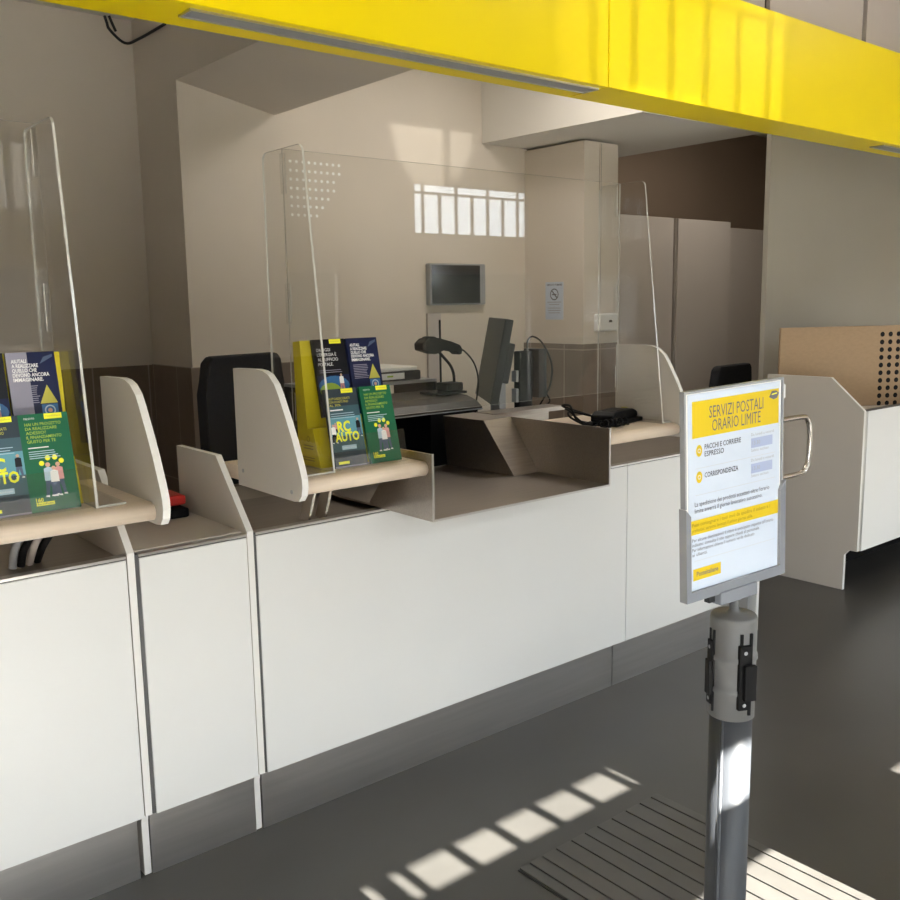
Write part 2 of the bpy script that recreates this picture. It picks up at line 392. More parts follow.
m.box(3.62, 3.675, 2.18, 2.22, 0.68, 1.0, 'chrome', bev=0.004); m.box(3.62, 3.66, 2.22, 2.262, 0.70, 0.86, 'chrome')
m.build('handle', uD)

def divider(x0, label):
    P = [(2.262, 0.185), (2.262, 0.893), (2.43, 1.085), (2.69, 1.085), (2.69, 0), (2.298, 0), (2.298, 0.15), (2.288, 0.185)]
    P = P[:4] + [(2.695, 1.085), (2.695, 0)] + P[5:]
    P = [P[0], P[1], P[2], P[4], P[5], P[6], P[7], P[8]]
    m = MB(); fs = m.prof_x(P, x0, x0 + 0.0185, 'side_laminate', 'edge')
    return m, P
for x0, lab in ((0.8135, 'pale upright divider with sloping top left of the narrow counter unit'),
                (1.1445, 'pale upright divider with sloping top right of the narrow counter unit')):
    m, P = divider(x0, lab)
    one('divider_panel', lab, 'divider', m, 'counter dividers')

# shelves with a curved side panel
SP = [(2.335, 1.012), (2.035, 1.010), (2.012, 1.013), (1.998, 1.028), (1.992, 1.05), (1.993, 1.072), (2.003, 1.10), (2.033, 1.168), (2.062, 1.222), (2.094, 1.277), (2.112, 1.303), (2.141, 1.325), (2.17, 1.334), (2.204, 1.337), (2.335, 1.334)]
def nose(y0=2.033, y1=2.46, z0=1.018, z1=1.059):
    r = (z1 - z0) / 2; zc = (z0 + z1) / 2
    P = [(y1, z0)]
    for k in range(9):
        a = -PI / 2 - PI * k / 8; P.append((y0 + r + r * math.cos(a), zc + r * math.sin(a)))
    P.append((y1, z1)); return P
def shelf(label, x0, x1, side_x, brackets, screws=True):
    t = thing('counter_shelf', label, 'shelf', ((x0 + x1) / 2, 2.2, 1.018), 'beech counter shelves')
    m = MB(); m.prof_x(nose(), x0, x1, 'wood')
    for f in m.bm.faces: f.smooth = len(f.verts) == 4 and f.calc_area() < 0.02
    m.build('board', t)
    m = MB(); m.prof_x(SP, side_x, side_x + 0.018, 'side_laminate', 'edge'); sp = m.build('side_panel', t)
    if screws:
        for y, z in ((2.305, 1.055), (2.045, 1.033)):
            m = MB(); m.cyl((side_x - 0.0015, y, z), (side_x + 0.001, y, z), 0.0055, 'mgrey', n=14); m.build('screw', sp)
    for x in brackets:
        m = MB()
        m.hull([(x - 0.02, 2.31, 0.876), (x - 0.012, 2.31, 0.876), (x + 0.028, 2.31, 1.018), (x + 0.02, 2.31, 1.018)],
               [(x - 0.02, 2.36, 0.876), (x - 0.012, 2.36, 0.876), (x + 0.028, 2.36, 1.018), (x + 0.02, 2.36, 1.018)], 'chrome')
        m.build('bracket', t)
    return t
shelf('pale beech shelf at the left picture edge, ending in a curved side panel', -0.7, 0.805, 0.805, (0.40,))
shelf('short pale beech shelf left of the steel tray, carrying the four-leaflet holder', 1.183, 1.597, 1.165, (1.385, 1.44))
shelf('pale beech shelf right of the steel tray, carrying the black card terminal', 2.356, 2.75, 2.75, (2.60,), False)

# steel transaction tray
t = thing('transaction_tray', 'brushed steel transaction tray projecting from the counter front', 'tray', (1.98, 2.3, 0.888))
B(1.598, 2.354, 2.02, 2.70, 0.888, 0.894, 'steel').build('tray_floor', t)
m = MB(); m.prof_x([(2.02, 0.894), (2.02, 1.082), (2.175, 1.082), (2.33, 0.90), (2.33, 0.894)], 1.598, 1.604, 'steel'); m.build('side_wall', t)
m = MB(); m.prof_x([(2.02, 0.894), (2.02, 1.082), (2.50, 1.082), (2.50, 0.894)], 2.348, 2.354, 'steel'); m.build('side_wall', t)
m = MB()
a = [(2.225, 2.345, 0.8945), (2.347, 2.35, 0.8945), (2.347, 2.49, 1.082), (2.205, 2.482, 1.082)]
bk = [(2.212, 2.70, 0.8945), (2.347, 2.70, 0.8945), (2.347, 2.70, 1.082), (2.197, 2.70, 1.082)]
m.hull(a, bk, 'steel'); m.build('deflector', t)
m = MB(); m.box(2.36, 2.75, 2.60, 2.70, 1.066, 1.082, 'steel'); m.box(2.36, 2.75, 2.69, 2.70, 0.90, 1.066, 'steel'); m.build('rear_ledge', t)
m = MB(); m.box(1.6, 2.352, 2.0165, 2.0195, 0.888, 0.8945, 'alu'); m.box(1.598, 1.604, 2.0165, 2.0195, 0.888, 1.083, 'alu'); m.box(2.348, 2.354, 2.0165, 2.0195, 0.888, 1.083, 'alu'); m.build('front_edge', t)

# acrylic screens
def fin_profile(y0b=2.07, y0t=2.17, y1=2.38, zb=1.0605, zt=1.915):
    r = 0.022
    P = [(y0b, zb)]
    P.append((y0t - 0.003, zt - r))
    for k in range(1, 5):
        a = PI - (PI / 2) * k / 4; P.append((y0t + r - 0.003 + r * math.cos(a), zt - r + r * math.sin(a)))
    for k in range(5):
        a = PI / 2 - (PI / 2) * k / 4; P.append((y1 - r + r * math.cos(a), zt - r + r * math.sin(a)))
    P.append((y1, zb)); return P
def screen(label, x0, x1, fins, holes_x, feet):
    t = thing('acrylic_screen', label, 'screen', ((x0 + x1) / 2, 2.28, 1.0605), 'clear counter screens')
    m = MB(); m.hull([(x0, 2.277, 1.165), (x1, 2.277, 1.165), (x1, 2.277, 1.915), (x0, 2.277, 1.915)], [(x0, 2.283, 1.165), (x1, 2.283, 1.165), (x1, 2.283, 1.915), (x0, 2.283, 1.915)], 'acrylic', 'acrylic_dim')
    m.build('pane', t)
    for k, x in enumerate(fins):
        m = MB(); m.prof_x(fin_profile(), x - 0.003, x + 0.003, 'acrylic', 'acrylic_edge'); fo = m.build('side_fin', t)
        fx = feet[k]
        m = MB(); m.box(min(x + 0.003 * (1 if fx > 0 else -1), x + fx), max(x + 0.003 * (1 if fx > 0 else -1), x + fx), 2.075, 2.375, 1.0605, 1.0655, 'acrylic')
        m.box(min(x, x + fx), max(x, x + fx), 2.071, 2.075, 1.0605, 1.0655, 'acrylic_edge'); m.build('foot', fo)
        q = 1 if fx < 0 else -1
        for z0, z1 in ((1.80, 1.905), (1.45, 1.56), (1.18, 1.26)):
            m = MB(); m.box(min(x + q * 0.0035, x + q * 0.014), max(x + q * 0.0035, x + q * 0.014), 2.284, 2.296, z0, z1, 'acrylic'); m.box(x + q * 0.0135 - 0.0008, x + q * 0.0135 + 0.0008, 2.281, 2.2835, z0, z1, 'acrylic_dim')
            m.build('joint_block', fo)
    m = MB()
    for i in range(9):
        for j in range(7):
            if i + j * 0.8 < 9.5:
                x = holes_x + 0.0195 * i; z = 1.885 - 0.0235 * j
                m.cyl((x, 2.2755, z), (x, 2.277, z), 0.0042, 'glint', n=10)
    if holes_x is not None: m.build('speech_holes', t)
    return t
screen('clear acrylic counter screen at the left picture edge, behind the left leaflet holder', -0.7, 0.684, (0.687,), 0.43, (0.065,))
screen('wide clear acrylic counter screen standing over the steel tray in the centre', 1.3135, 2.6965, (1.31, 2.70), 1.335, (-0.095, 0.045))

# ------------------------------------------------------------------ leaflet holders and leaflets
def holder(label, x0, x1):
    t = thing('leaflet_holder', label, 'holder', ((x0 + x1) / 2, 2.18, 1.06), 'two-tier leaflet holders')
    prof_back = [(2.262, 1.061), (2.274, 1.40), (2.238, 1.404), (2.213, 1.168), (2.205, 1.061)]
    prof_front = [(2.2045, 1.061), (2.2125, 1.164), (2.186, 1.166), (2.148, 1.061)]
    m = MB(); m.prof_x(prof_back, x0, x1, 'card_yellow'); m.build('back_tier', t)
    m = MB(); m.prof_x(prof_front, x0, x1, 'card_yellow'); m.build('front_tier', t)
    pl = Pl((x0 - 0.0006, 2.27, 1.061), (0, -1, 0), (0, 0, 1)); m = MB()
    m.ring(pl, 0.060, 0.075, 0.006, 0.008, 'card_print', 0); 
    for v in (0.055, 0.047): m.rect(pl, 0.035, v, 0.085, v + 0.003, 'card_print', 0)
    for v in (0.022, 0.015): m.rect(pl, 0.025, v, 0.09, v + 0.003, 'card_print', 0)
    m.build('side_print', t)
    # clear pocket in front of the lower tier
    m = MB()
    m.hull([(x0 + 0.012, 2.0875, 1.061), (x1 - 0.004, 2.0875, 1.061), (x1 - 0.004, 2.105, 1.15), (x0 + 0.012, 2.105, 1.15)],
           [(x0 + 0.012, 2.0895, 1.061), (x1 - 0.004, 2.0895, 1.061), (x1 - 0.004, 2.107, 1.15), (x0 + 0.012, 2.107, 1.15)], 'acrylic')
    m.build('clear_pocket', t)
    return t
holder('yellow card leaflet holder on the middle shelf, beside the steel tray', 1.318, 1.572)
holder('yellow card leaflet holder on the left shelf, cut by the picture edge', 0.43, 0.6825)

def leaflet_plane(x, back):
    if back: return Pl((x, 2.180, 1.195), (1, 0, 0), (0, 0.045, 0.21))
    return Pl((x, 2.100, 1.064), (1, 0, 0), (0, 0.052, 0.215))
W, H = 0.105, 0.216
def lines(m, pl, u0, u1, v, n, step, h, ink, d, ragged=0.25):
    for k in range(n):
        m.rect(pl, u0, v - k * step, u1 - random.random() * ragged * (u1 - u0), v - k * step + h, ink, d)
def flag(m, pl):                       # yellow brand tab at the top right
    m.rect(pl, W * 0.52, H - 0.013, W * 0.88, H - 0.0008, 'p_lemon', 0.0006)
    m.text(pl, 'Posteitaliane', W * 0.55, H - 0.0085, 0.0062, 'b_gold', 0.0009, width=W * 0.30)
def person_print(m, pl, u, v, s, top, leg, d=0.0009):
    m.disc(pl, u, v + s * 0.93, s * 0.07, 'b_skin', d)
    m.poly(pl, [(u - s * 0.14, v + s * 0.45), (u + s * 0.14, v + s * 0.45), (u + s * 0.13, v + s * 0.82), (u, v + s * 0.87), (u - s * 0.13, v + s * 0.82)], top, d)
    m.poly(pl, [(u - s * 0.12, v + s * 0.46), (u - s * 0.16, v), (u - s * 0.07, v), (u, v + s * 0.35), (u + s * 0.08, v), (u + s * 0.16, v), (u + s * 0.12, v + s * 0.46)], leg, d - 0.0001)
    for q in (-0.13, 0.12): m.poly(pl, [(u + s * q - s * 0.05, v - s * 0.03), (u + s * q + s * 0.06, v - s * 0.05), (u + s * q + s * 0.06, v + s * 0.01), (u + s * q - s * 0.04, v + s * 0.01)], 'b_white', d)
def green(x, label):
    pl = leaflet_plane(x, False); m = MB(); m.pbox(pl, 0, W, 0, H, -0.010, 0.0, 'b_green')
    flag(m, pl)
    m.text(pl, 'PRESTITO', 0.012, H - 0.012, 0.006, 'b_white', 0.0006, width=0.022)
    for k, s_ in enumerate(('HAI UN PROGETTO', 'DA REALIZZARE', 'ADESSO?', 'IL FINANZIAMENTO', 'GIUSTO PER TE')):
        m.text(pl, s_, 0.012, H - 0.026 - 0.0095 * k, 0.0095, 'b_lime', 0.0006, bold=0.01, width=(0.076, 0.066, 0.042, 0.074, 0.06)[k])
    m.rect(pl, 0.012, H - 0.076, 0.055, H - 0.0735, 'b_white', 0.0006)
    lines(m, pl, 0.012, 0.082, H - 0.084, 4, 0.0048, 0.0018, 'b_lblue', 0.0006)
    for u, v in ((0.035, 0.106), (0.049, 0.117), (0.064, 0.117), (0.077, 0.108)): m.disc(pl, u, v, 0.0056, 'p_lemon', 0.0006)
    person_print(m, pl, 0.047, 0.034, 0.073, 'b_lblue', 'b_jeans'); person_print(m, pl, 0.068, 0.036, 0.070, 'b_pink', 'b_jeans', 0.0008); person_print(m, pl, 0.058, 0.034, 0.064, 'b_white', 'b_jeans', 0.0012)
    m.rect(pl, 0.012, 0.014, 0.05, 0.0215, 'p_lemon', 0.0006); m.text(pl, 'BancoPosta', 0.014, 0.0158, 0.006, 'b_green', 0.0009, width=0.033)
    m.text(pl, '160', 0.012, 0.0225, 0.012, 'p_lemon', 0.0006, bold=0.02)
    one('leaflet', label, 'leaflet', m, 'leaflets in the holders')
def teal(x, label):
    pl = leaflet_plane(x, False); m = MB(); m.pbox(pl, 0, W, 0, H, -0.010, 0.0, 'b_slate')
    m.rect(pl, 0, H * 0.40, W, H * 0.64, 'b_sky', 0.0003); m.rect(pl, 0, H * 0.64, W, H * 0.78, 'b_teal', 0.0003); m.rect(pl, 0, H * 0.20, W, H * 0.40, 'b_teal', 0.0003); m.rect(pl, 0, 0, W, H * 0.02, 'b_grey', 0.0003)
    flag(m, pl)
    for k, s_ in enumerate(('AUTOASSICURATI', 'CON SCONTO FINO', 'AL 30%.')):
        m.text(pl, s_, 0.011, H - 0.030 - 0.009 * k, 0.009, 'b_gold', 0.0006, bold=0.01, width=(0.068, 0.062, 0.038)[k])
    m.rect(pl, 0.011, H - 0.060, 0.052, H - 0.0565, 'b_white', 0.0006)
    lines(m, pl, 0.011, 0.09, H - 0.069, 3, 0.0062, 0.0016, 'b_lblue', 0.0006)
    m.text(pl, 'RC', 0.046, 0.098, 0.040, 'p_lemon', 0.0010, 'CENTER', bold=0.035, width=0.042)
    m.text(pl, 'AUTO', 0.052, 0.072, 0.034, 'p_lemon', 0.0012, 'CENTER', bold=0.035, width=0.078)
    person_print(m, pl, 0.012, 0.070, 0.05, 'b_white', 'b_black', 0.0008); person_print(m, pl, 0.093, 0.082, 0.05, 'b_black', 'b_jeans', 0.0008); person_print(m, pl, 0.020, 0.092, 0.032, 'b_pink', 'b_black', 0.0007)
    m.rect(pl, 0.030, 0.048, 0.077, 0.060, 'b_lblue', 0.0006); m.text(pl, 'posteassicura', 0.034, 0.0518, 0.007, 'b_white', 0.0009, width=0.039)
    m.rect(pl, 0.012, 0.010, 0.046, 0.017, 'p_lemon', 0.0006)
    one('leaflet', label, 'leaflet', m, 'leaflets in the holders')
def navy(x, label):
    pl = leaflet_plane(x, True); m = MB(); m.pbox(pl, 0, W, 0, H, -0.010, 0.0, 'b_navy')
    m.rect(pl, 0.0, 0.07, 0.045, H, 'b_grey', 0.0002) if 'left' in label else None
    for k, s_ in enumerate(('AIUTALI', 'A REALIZZARE', 'QUELLO CHE', 'DEVONO ANCORA', 'IMMAGINARE.')):
        m.text(pl, s_, 0.010, H - 0.024 - 0.0105 * k, 0.0115, 'b_white', 0.0006, bold=0.025, width=(0.032, 0.056, 0.052, 0.078, 0.064)[k])
    lines(m, pl, 0.012, 0.062, H - 0.078, 9, 0.0047, 0.0018, 'b_grey', 0.0005, 0.15)
    m.poly(pl, [(0.06, 0.098), (0.098, 0.098), (0.079, 0.140)], 'b_gold', 0.0006)
    m.rect(pl, 0.062, 0.060, 0.097, 0.096, 'b_blue', 0.0004); m.ring(pl, 0.079, 0.082, 0.009, 0.012, 'b_lblue', 0.0006); m.disc(pl, 0.079, 0.082, 0.005, 'b_skin', 0.0007)
    m.poly(pl, [(0.070, H - 0.028), (0.100, H - 0.012), (0.100, H - 0.006), (0.080, H - 0.012)], 'b_jeans', 0.0004)
    one('leaflet', label, 'leaflet', m, 'leaflets in the holders')
def dark(x, label, glow):
    pl = leaflet_plane(x, True); m = MB(); m.pbox(pl, 0, W, 0, H, -0.010, 0.0, 'b_black')
    m.rect(pl, 0, 0.0, W, 0.115, 'b_navy', 0.0002)
    m.disc(pl, 0.052, 0.085, 0.050, 'b_blue', 0.0003, rv=0.028)
    m.disc(pl, 0.038, 0.072, 0.034, 'b_lime', 0.0005, rv=0.022); person_print(m, pl, 0.078, 0.068, 0.05, 'b_white', 'b_pink')
    flag(m, pl)
    for k, s_ in enumerate(("DA OGGI", "L'ENERGIA È", "ALL'UFFICIO", "POSTALE.")):
        m.text(pl, s_, 0.010, H - 0.034 - 0.0135 * k, 0.0125, 'b_white', 0.0006, width=(0.044, 0.062, 0.066, 0.048)[k])
    lines(m, pl, 0.010, 0.085, H - 0.088, 2, 0.0055, 0.0016, 'b_grey', 0.0006)
    one('leaflet', label, 'leaflet', m, 'leaflets in the holders')
dark(1.349, "black leaflet with white energy heading, back tier of the middle holder", True)
navy(1.460, 'navy leaflet with gold triangle, back tier of the middle holder')
teal(1.334, 'teal motor insurance leaflet with yellow RC AUTO letters, front of the middle holder')
green(1.450, 'green leaflet with printed trio of people, front of the middle holder')
dark(0.452, 'dark leaflet at the picture edge, back tier of the left holder', False)
navy(0.562, 'navy leaflet with gold triangle, back tier of the left holder')
teal(0.452, 'teal motor insurance leaflet at the picture edge, front of the left holder')
green(0.557, 'green leaflet with printed trio of people, front of the left holder')

# ------------------------------------------------------------------ counter right of the gate, with perforated board
t = thing('side_counter', 'low white counter at the right picture edge with tall pale end panel', 'counter', (5.2, 2.24, 0))
P = [(2.238, 0.215), (2.238, 0.935), (2.42, 1.094), (2.78, 1.094), (2.78, 0), (2.306, 0), (2.306, 0.185), (2.28, 0.215)]
m = MB(); m.prof_x(P, 4.52, 4.54, 'side_laminate', 'edge'); m.build('end_panel', t)
B(4.556, 7.0, 2.235, 2.257, 0.212, 0.932, 'laminate', bev=0.0015).build('front_panel', t)
m = MB(); m.box(4.541, 4.555, 2.238, 2.262, 0.214, 0.936, 'alu'); m.build('side_trim', t)
m = MB(); m.box(4.541, 7.0, 2.236, 2.262, 0.9325, 0.9385, 'dark_profile'); m.build('top_trim', t)
B(4.541, 7.0, 2.2625, 2.79, 0.878, 0.900, 'beige_top').build('worktop', t)
B(4.541, 7.0, 2.55, 2.57, 0.0, 0.2, 'black').build('plinth', t)
B(4.541, 7.0, 2.68, 2.70, 0.2, 0.877, 'laminate').build('back_panel', t)
t = thing('perforated_board', 'tan wooden board with rows of round holes behind the right counter', 'board', (4.98, 2.52, 0.9))
bp = Pl((4.56, 2.735, 0.9005), (0.89, -0.45, 0), (0, 0, 1))
m = MB(); m.pbox(bp, 0.0, 0.93, 0.0, 0.4395, -0.018, 0.0, 'board_wood', bev=0.004); m.build('panel', t)
for i in range(4):
    for j in range(10):
        m = MB(); m.cyl(bp.p(0.622 + 0.051 * i, 0.392 - 0.0423 * j, 0.0002), bp.p(0.622 + 0.051 * i, 0.392 - 0.0423 * j, 0.0008), 0.0135, 'black', n=16); m.build('speech_hole', t)

# ------------------------------------------------------------------ notice stand and its notice
PX, PY = 1.181, 0.768
t = thing('notice_stand', 'grey barrier post in the foreground carrying a framed notice', 'stand', (PX, PY, 0))
m = MB(); m.lathe((PX, PY, 0), [(0.17, 0), (0.17, 0.008), (0.155, 0.02), (0.05, 0.03), (0.0325, 0.032)], 'post_grey'); m.build('base', t)
m = MB(); m.lathe((PX, PY, 0), [(0.0318, 0.032), (0.0318, 0.885)], 'post_grey'); m.cyl((PX - 0.0305, PY - 0.006, 0.032), (PX - 0.0305, PY - 0.006, 0.885), 0.0032, 'post_grey'); m.build('post', t)
m = MB(); m.lathe((PX, PY, 0), [(0.0345, 0.875), (0.0345, 0.915), (0.0365, 0.917), (0.0365, 0.923), (0.0345, 0.925), (0.0345, 0.965), (0.0365, 0.967), (0.0365, 0.973), (0.0345, 0.975), (0.0345, 1.026), (0.0338, 1.0305), (0.032, 1.033), (0.011, 1.035), (0.007, 1.040), (0.007, 1.062)], 'head_grey'); hd = m.build('head', t)
for ang, w_, dep in ((-117, 0.017, 0.008), (152, 0.012, 0.006), (33, 0.012, 0.006)):
    a = math.radians(ang); o = Vector((PX + 0.0345 * math.cos(a), PY + 0.0345 * math.sin(a), 0))
    pl = Pl(o, (-math.sin(a), math.cos(a), 0), (0, 0, 1))
    m = MB(); m.pbox(pl, -w_ * 0.6, w_ * 0.5, 0.895, 0.995, -0.004, dep * 0.6, 'black', bev=0.001)
    m.pbox(pl, -w_ * 0.25, w_ * 0.85, 0.912, 0.966, dep * 0.5, dep * 1.5, 'black', bev=0.001)
    m.pbox(pl, -w_ * 0.45, -w_ * 0.2, 0.99, 1.012, -0.004, 0.0015, 'black'); m.pbox(pl, w_ * 0.45, w_ * 0.7, 0.885, 1.012, -0.004, 0.0015, 'black')
    m.disc(pl, -w_ * 0.05, 0.903, 0.003, 'mgrey', dep * 0.62, n=10); m.disc(pl, -w_ * 0.05, 0.984, 0.003, 'mgrey', dep * 0.62, n=10)
    m.build('belt_clip', t)
YW = math.radians(97); d = Vector((math.sin(YW), math.cos(YW), 0)); roll = math.radians(2.6)
U = d * math.cos(roll) + Vector((0, 0, 1)) * math.sin(roll); V = -d * math.sin(roll) + Vector((0, 0, 1)) * math.cos(roll)
sg = Pl((PX, PY, 1.062), U, V)
m = MB(); m.pbox(sg, -0.040, 0.040, -0.006, 0.014, -0.010, 0.010, 'frame_grey', bev=0.002); m.pbox(sg, -0.052, -0.034, -0.002, 0.010, -0.012, -0.002, 'dgrey'); m.build('bracket', t)
L0, R0 = -0.1075, 0.1065
m = MB()
out = [(L0, 0.012), (R0, 0.012), (R0, 0.160), (R0 - 0.012, 0.146), (R0 - 0.012, 0.0265), (L0 + 0.0095, 0.0265), (L0 + 0.0095, 0.139), (L0, 0.150)]
m.hull([sg.p(u, v, 0.007) for u, v in out], [sg.p(u, v, -0.007) for u, v in out], 'frame_grey', 'mgrey'); m.build('pocket_frame', t)
m = MB()
for u0, u1, v0, v1 in ((L0 + 0.001, L0 + 0.0042, 0.15, 0.3165), (R0 - 0.0062, R0 - 0.003, 0.16, 0.3165), (L0 + 0.0042, R0 - 0.0062, 0.3132, 0.3165)):
    m.pbox(sg, u0, u1, v0, v1, -0.005, 0.004, 'mgrey')
m.pbox(sg, R0 - 0.003, R0 + 0.002, 0.285, 0.305, -0.004, 0.003, 'white_plastic'); m.build('rim', t)
m = MB(); m.pbox(sg, L0 + 0.0042, R0 - 0.0062, 0.02, 0.3132, -0.001, 0.001, 'white_plastic'); m.build('backing', t)
# the printed sheet
sh = Pl(sg.p(-0.0975, 0.0255, 0.0016), U, V); SW, SH = 0.1945, 0.2858
m = MB(); m.pbox(sh, 0, SW, 0, SH, -0.0004, 0.0004, 'paper')
def T(s_, x, y, sz, ink='ink', width=None, bold=0.0, al='LEFT'): m.text(sh, s_, SW * x, SH * (1 - y), sz, ink, 0.0010, al, (SW * width) if width else None, bold)
def R(x0, y0, x1, y1, ink, dd=0.0007): m.rect(sh, SW * x0, SH * (1 - y1), SW * x1, SH * (1 - y0), ink, dd)
R(0.04, 0.036, 0.985, 0.218, 'p_yellow')
T('SERVIZI POSTALI', 0.51, 0.128, 0.0245, 'ink', 0.59, al='CENTER'); T('ORARIO LIMITE', 0.51, 0.197, 0.0245, 'ink', 0.53, al='CENTER')
for y in (0.283, 0.416):
    m.disc(sh, SW * 0.11, SH * (1 - y), 0.0062, 'p_yellow', 0.0007, rv=0.0085); m.ring(sh, SW * 0.11, SH * (1 - y), 0.0022, 0.0032, 'paper', 0.0009, n=14)
T('PACCHI E CORRIERE', 0.165, 0.281, 0.0105, 'ink', 0.39, 0.012); T('ESPRESSO', 0.165, 0.317, 0.0105, 'ink', 0.205, 0.012); T('CORRISPONDENZA', 0.165, 0.424, 0.0105, 'ink', 0.36, 0.012)
for y in (0.262, 0.396):
    T('Da lunedì a venerdì', 0.67, y, 0.0062, 'ink_soft', 0.26); R(0.67, y + 0.012, 0.915, y + 0.063, 'p_blue'); T('13.30', 0.685, y + 0.047, 0.0085, 'ink_soft'); T('Sabato escluso', 0.67, y + 0.082, 0.0062, 'ink_soft', 0.20)
R(0.07, 0.370, 0.95, 0.3725, 'ink_line'); R(0.07, 0.505, 0.95, 0.5075, 'ink_line')
T("La spedizione dei prodotti accettati oltre l'orario", 0.06, 0.563, 0.0094, 'ink', 0.82); T('limite avverrà il giorno lavorativo successivo.', 0.06, 0.596, 0.0094, 'ink', 0.74)
R(0.0, 0.632, 1.0, 0.706, 'p_yellow')
T("Puoi consegnare i tuoi invii da spedire il sabato e i", 0.03, 0.664, 0.0076, 'card_print', 0.86); T('prefestivi: saranno lavorati il primo giorno utile.', 0.03, 0.692, 0.0076, 'card_print', 0.66)
for k, (s_, w_) in enumerate((("Per alcune destinazioni il ritiro è anticipato rispetto all'orario", 0.90), ('indicato: consulta il sito oppure chiedi al personale.', 0.74), ('Per informazioni chiama il numero verde dedicato', 0.68), ('ai clienti.', 0.16))):
    T(s_, 0.03, 0.742 + 0.025 * k, 0.0070, 'ink', w_)
R(0.05, 0.842, 0.95, 0.8445, 'ink_line'); R(0.04, 0.884, 0.335, 0.945, 'p_yellow'); T('Posteitaliane', 0.075, 0.924, 0.0098, 'ink', 0.23, 0.012)
m.poly(sh, [(SW * 0.87, SH * 0.925), (SW * 0.90, SH * 0.955), (SW * 0.95, SH * 0.955), (SW * 0.985, SH * 0.94), (SW * 0.96, SH * 0.915), (SW * 0.92, SH * 0.91)], 'ink', 0.0012)
m.poly(sh, [(SW * 0.90, SH * 0.940), (SW * 0.96, SH * 0.944), (SW * 0.96, SH * 0.938), (SW * 0.90, SH * 0.934)], 'p_lemon', 0.0014)
one('notice_sheet', 'white and yellow printed opening hours notice in the grey frame on the post', 'notice', m, recalc=False)

# ------------------------------------------------------------------ floor grille
t = thing('floor_grille', 'grey ribbed entrance grille let into the floor beside the barrier post', 'grille', (1.87, 1.2, 0))
B(1.578, 2.167, 0.75, 1.657, 0.0005, 0.003, 'grate_gap').build('tray', t)
edges = [1.580, 1.618, 1.665, 1.719, 1.780, 1.836, 1.888, 1.951, 2.014, 2.078, 2.131, 2.166]
for a, b_ in zip(edges, edges[1:]):
    B(a + 0.003, b_ - 0.003, 0.752, 1.655, 0.003, 0.008, 'grate', bev=0.0012).build('slat', t)

# ------------------------------------------------------------------ behind the counter
m = MB(); m.box(1.35, 3.5, 2.76, 3.46, 0.74, 0.77, 'beige_top', bev=0.003); d_ = thing('staff_desk', 'pale staff desk behind the counter under the monitor and printer', 'desk', (2.4, 3.2, 0))
m.build('desktop', d_)
for x in (1.40, 3.44):
    B(x, x + 0.03, 2.85, 3.42, 0, 0.739, 'laminate').build('leg', d_)

t = thing('printer', 'black counter printer with smoked brown cover behind the middle leaflet holder', 'printer', (2.2, 2.95, 0.77))
m = MB(); m.box(1.80, 2.19, 2.765, 3.10, 0.771, 0.86, 'black', bev=0.004); m.box(1.80, 1.815, 2.765, 3.10, 0.86, 1.075, 'black'); m.box(1.80, 2.19, 3.08, 3.10, 0.86, 1.075, 'black'); m.build('body', t)
m = MB(); m.prof_x([(2.765, 1.08), (2.765, 1.092), (2.80, 1.115), (2.86, 1.132), (3.10, 1.136), (3.10, 1.08)], 1.80, 2.45, 'brown_gloss'); m.build('cover', t)
m = MB(); m.box(1.80, 2.45, 2.761, 2.7645, 1.082, 1.0855, 'mgrey'); m.build('cover_edge', t)
m = MB(); m.box(2.20, 2.44, 2.78, 3.10, 0.771, 1.079, 'black'); m.build('side_housing', t)
m = MB()
for k in range(4): m.box(1.84, 2.17, 2.775 + 0.02 * k, 2.785 + 0.02 * k, 0.861, 0.868, 'dgrey')
m.build('paper_rollers', t)

# bar code scanner on a goose-neck stand
t = thing('barcode_scanner', 'black hand scanner on a gooseneck stand behind the steel tray', 'scanner', (2.42, 2.95, 1.165))
m = MB(); m.box(2.32, 2.47, 2.88, 3.00, 1.1365, 1.146, 'black'); m.box(2.385, 2.47, 2.90, 2.975, 1.146, 1.18, 'black', bev=0.006); m.build('stand_base', t)
m = MB(); m.tube([(2.445, 2.93, 1.18), (2.442, 2.93, 1.215), (2.425, 2.93, 1.25), (2.39, 2.93, 1.285), (2.36, 2.93, 1.315)], 0.006, 'black'); m.build('gooseneck', t)
sc_pl = Pl((2.30, 2.93, 1.335), (0.98, 0, -0.06), (0.06, 0.0, 1))
m = MB()
hp = [(-0.035, -0.02), (-0.038, 0.008), (-0.01, 0.022), (0.005, 0.035), (0.025, 0.037), (0.045, 0.026), (0.11, 0.020), (0.160, 0.006), (0.172, -0.012), (0.168, -0.032), (0.155, -0.034), (0.148, -0.018), (0.075, -0.010), (0.055, -0.028), (0.03, -0.034)]
m.hull([sc_pl.p(u, v, 0.028) for u, v in hp], [sc_pl.p(u, v, -0.028) for u, v in hp], 'black')
bmesh.ops.bevel(m.bm, geom=[e for e in m.bm.edges], offset=0.005, segments=2, affect='EDGES', profile=0.5, material=-1)
m.build('head', t)
m = MB(); m.tube([(2.462, 2.93, 1.312), (2.50, 2.93, 1.305), (2.555, 2.93, 1.25), (2.585, 2.94, 1.17), (2.60, 2.98, 1.06), (2.58, 3.02, 0.90), (2.56, 3.05, 0.775)], 0.0035, 'black'); m.build('cable', t)

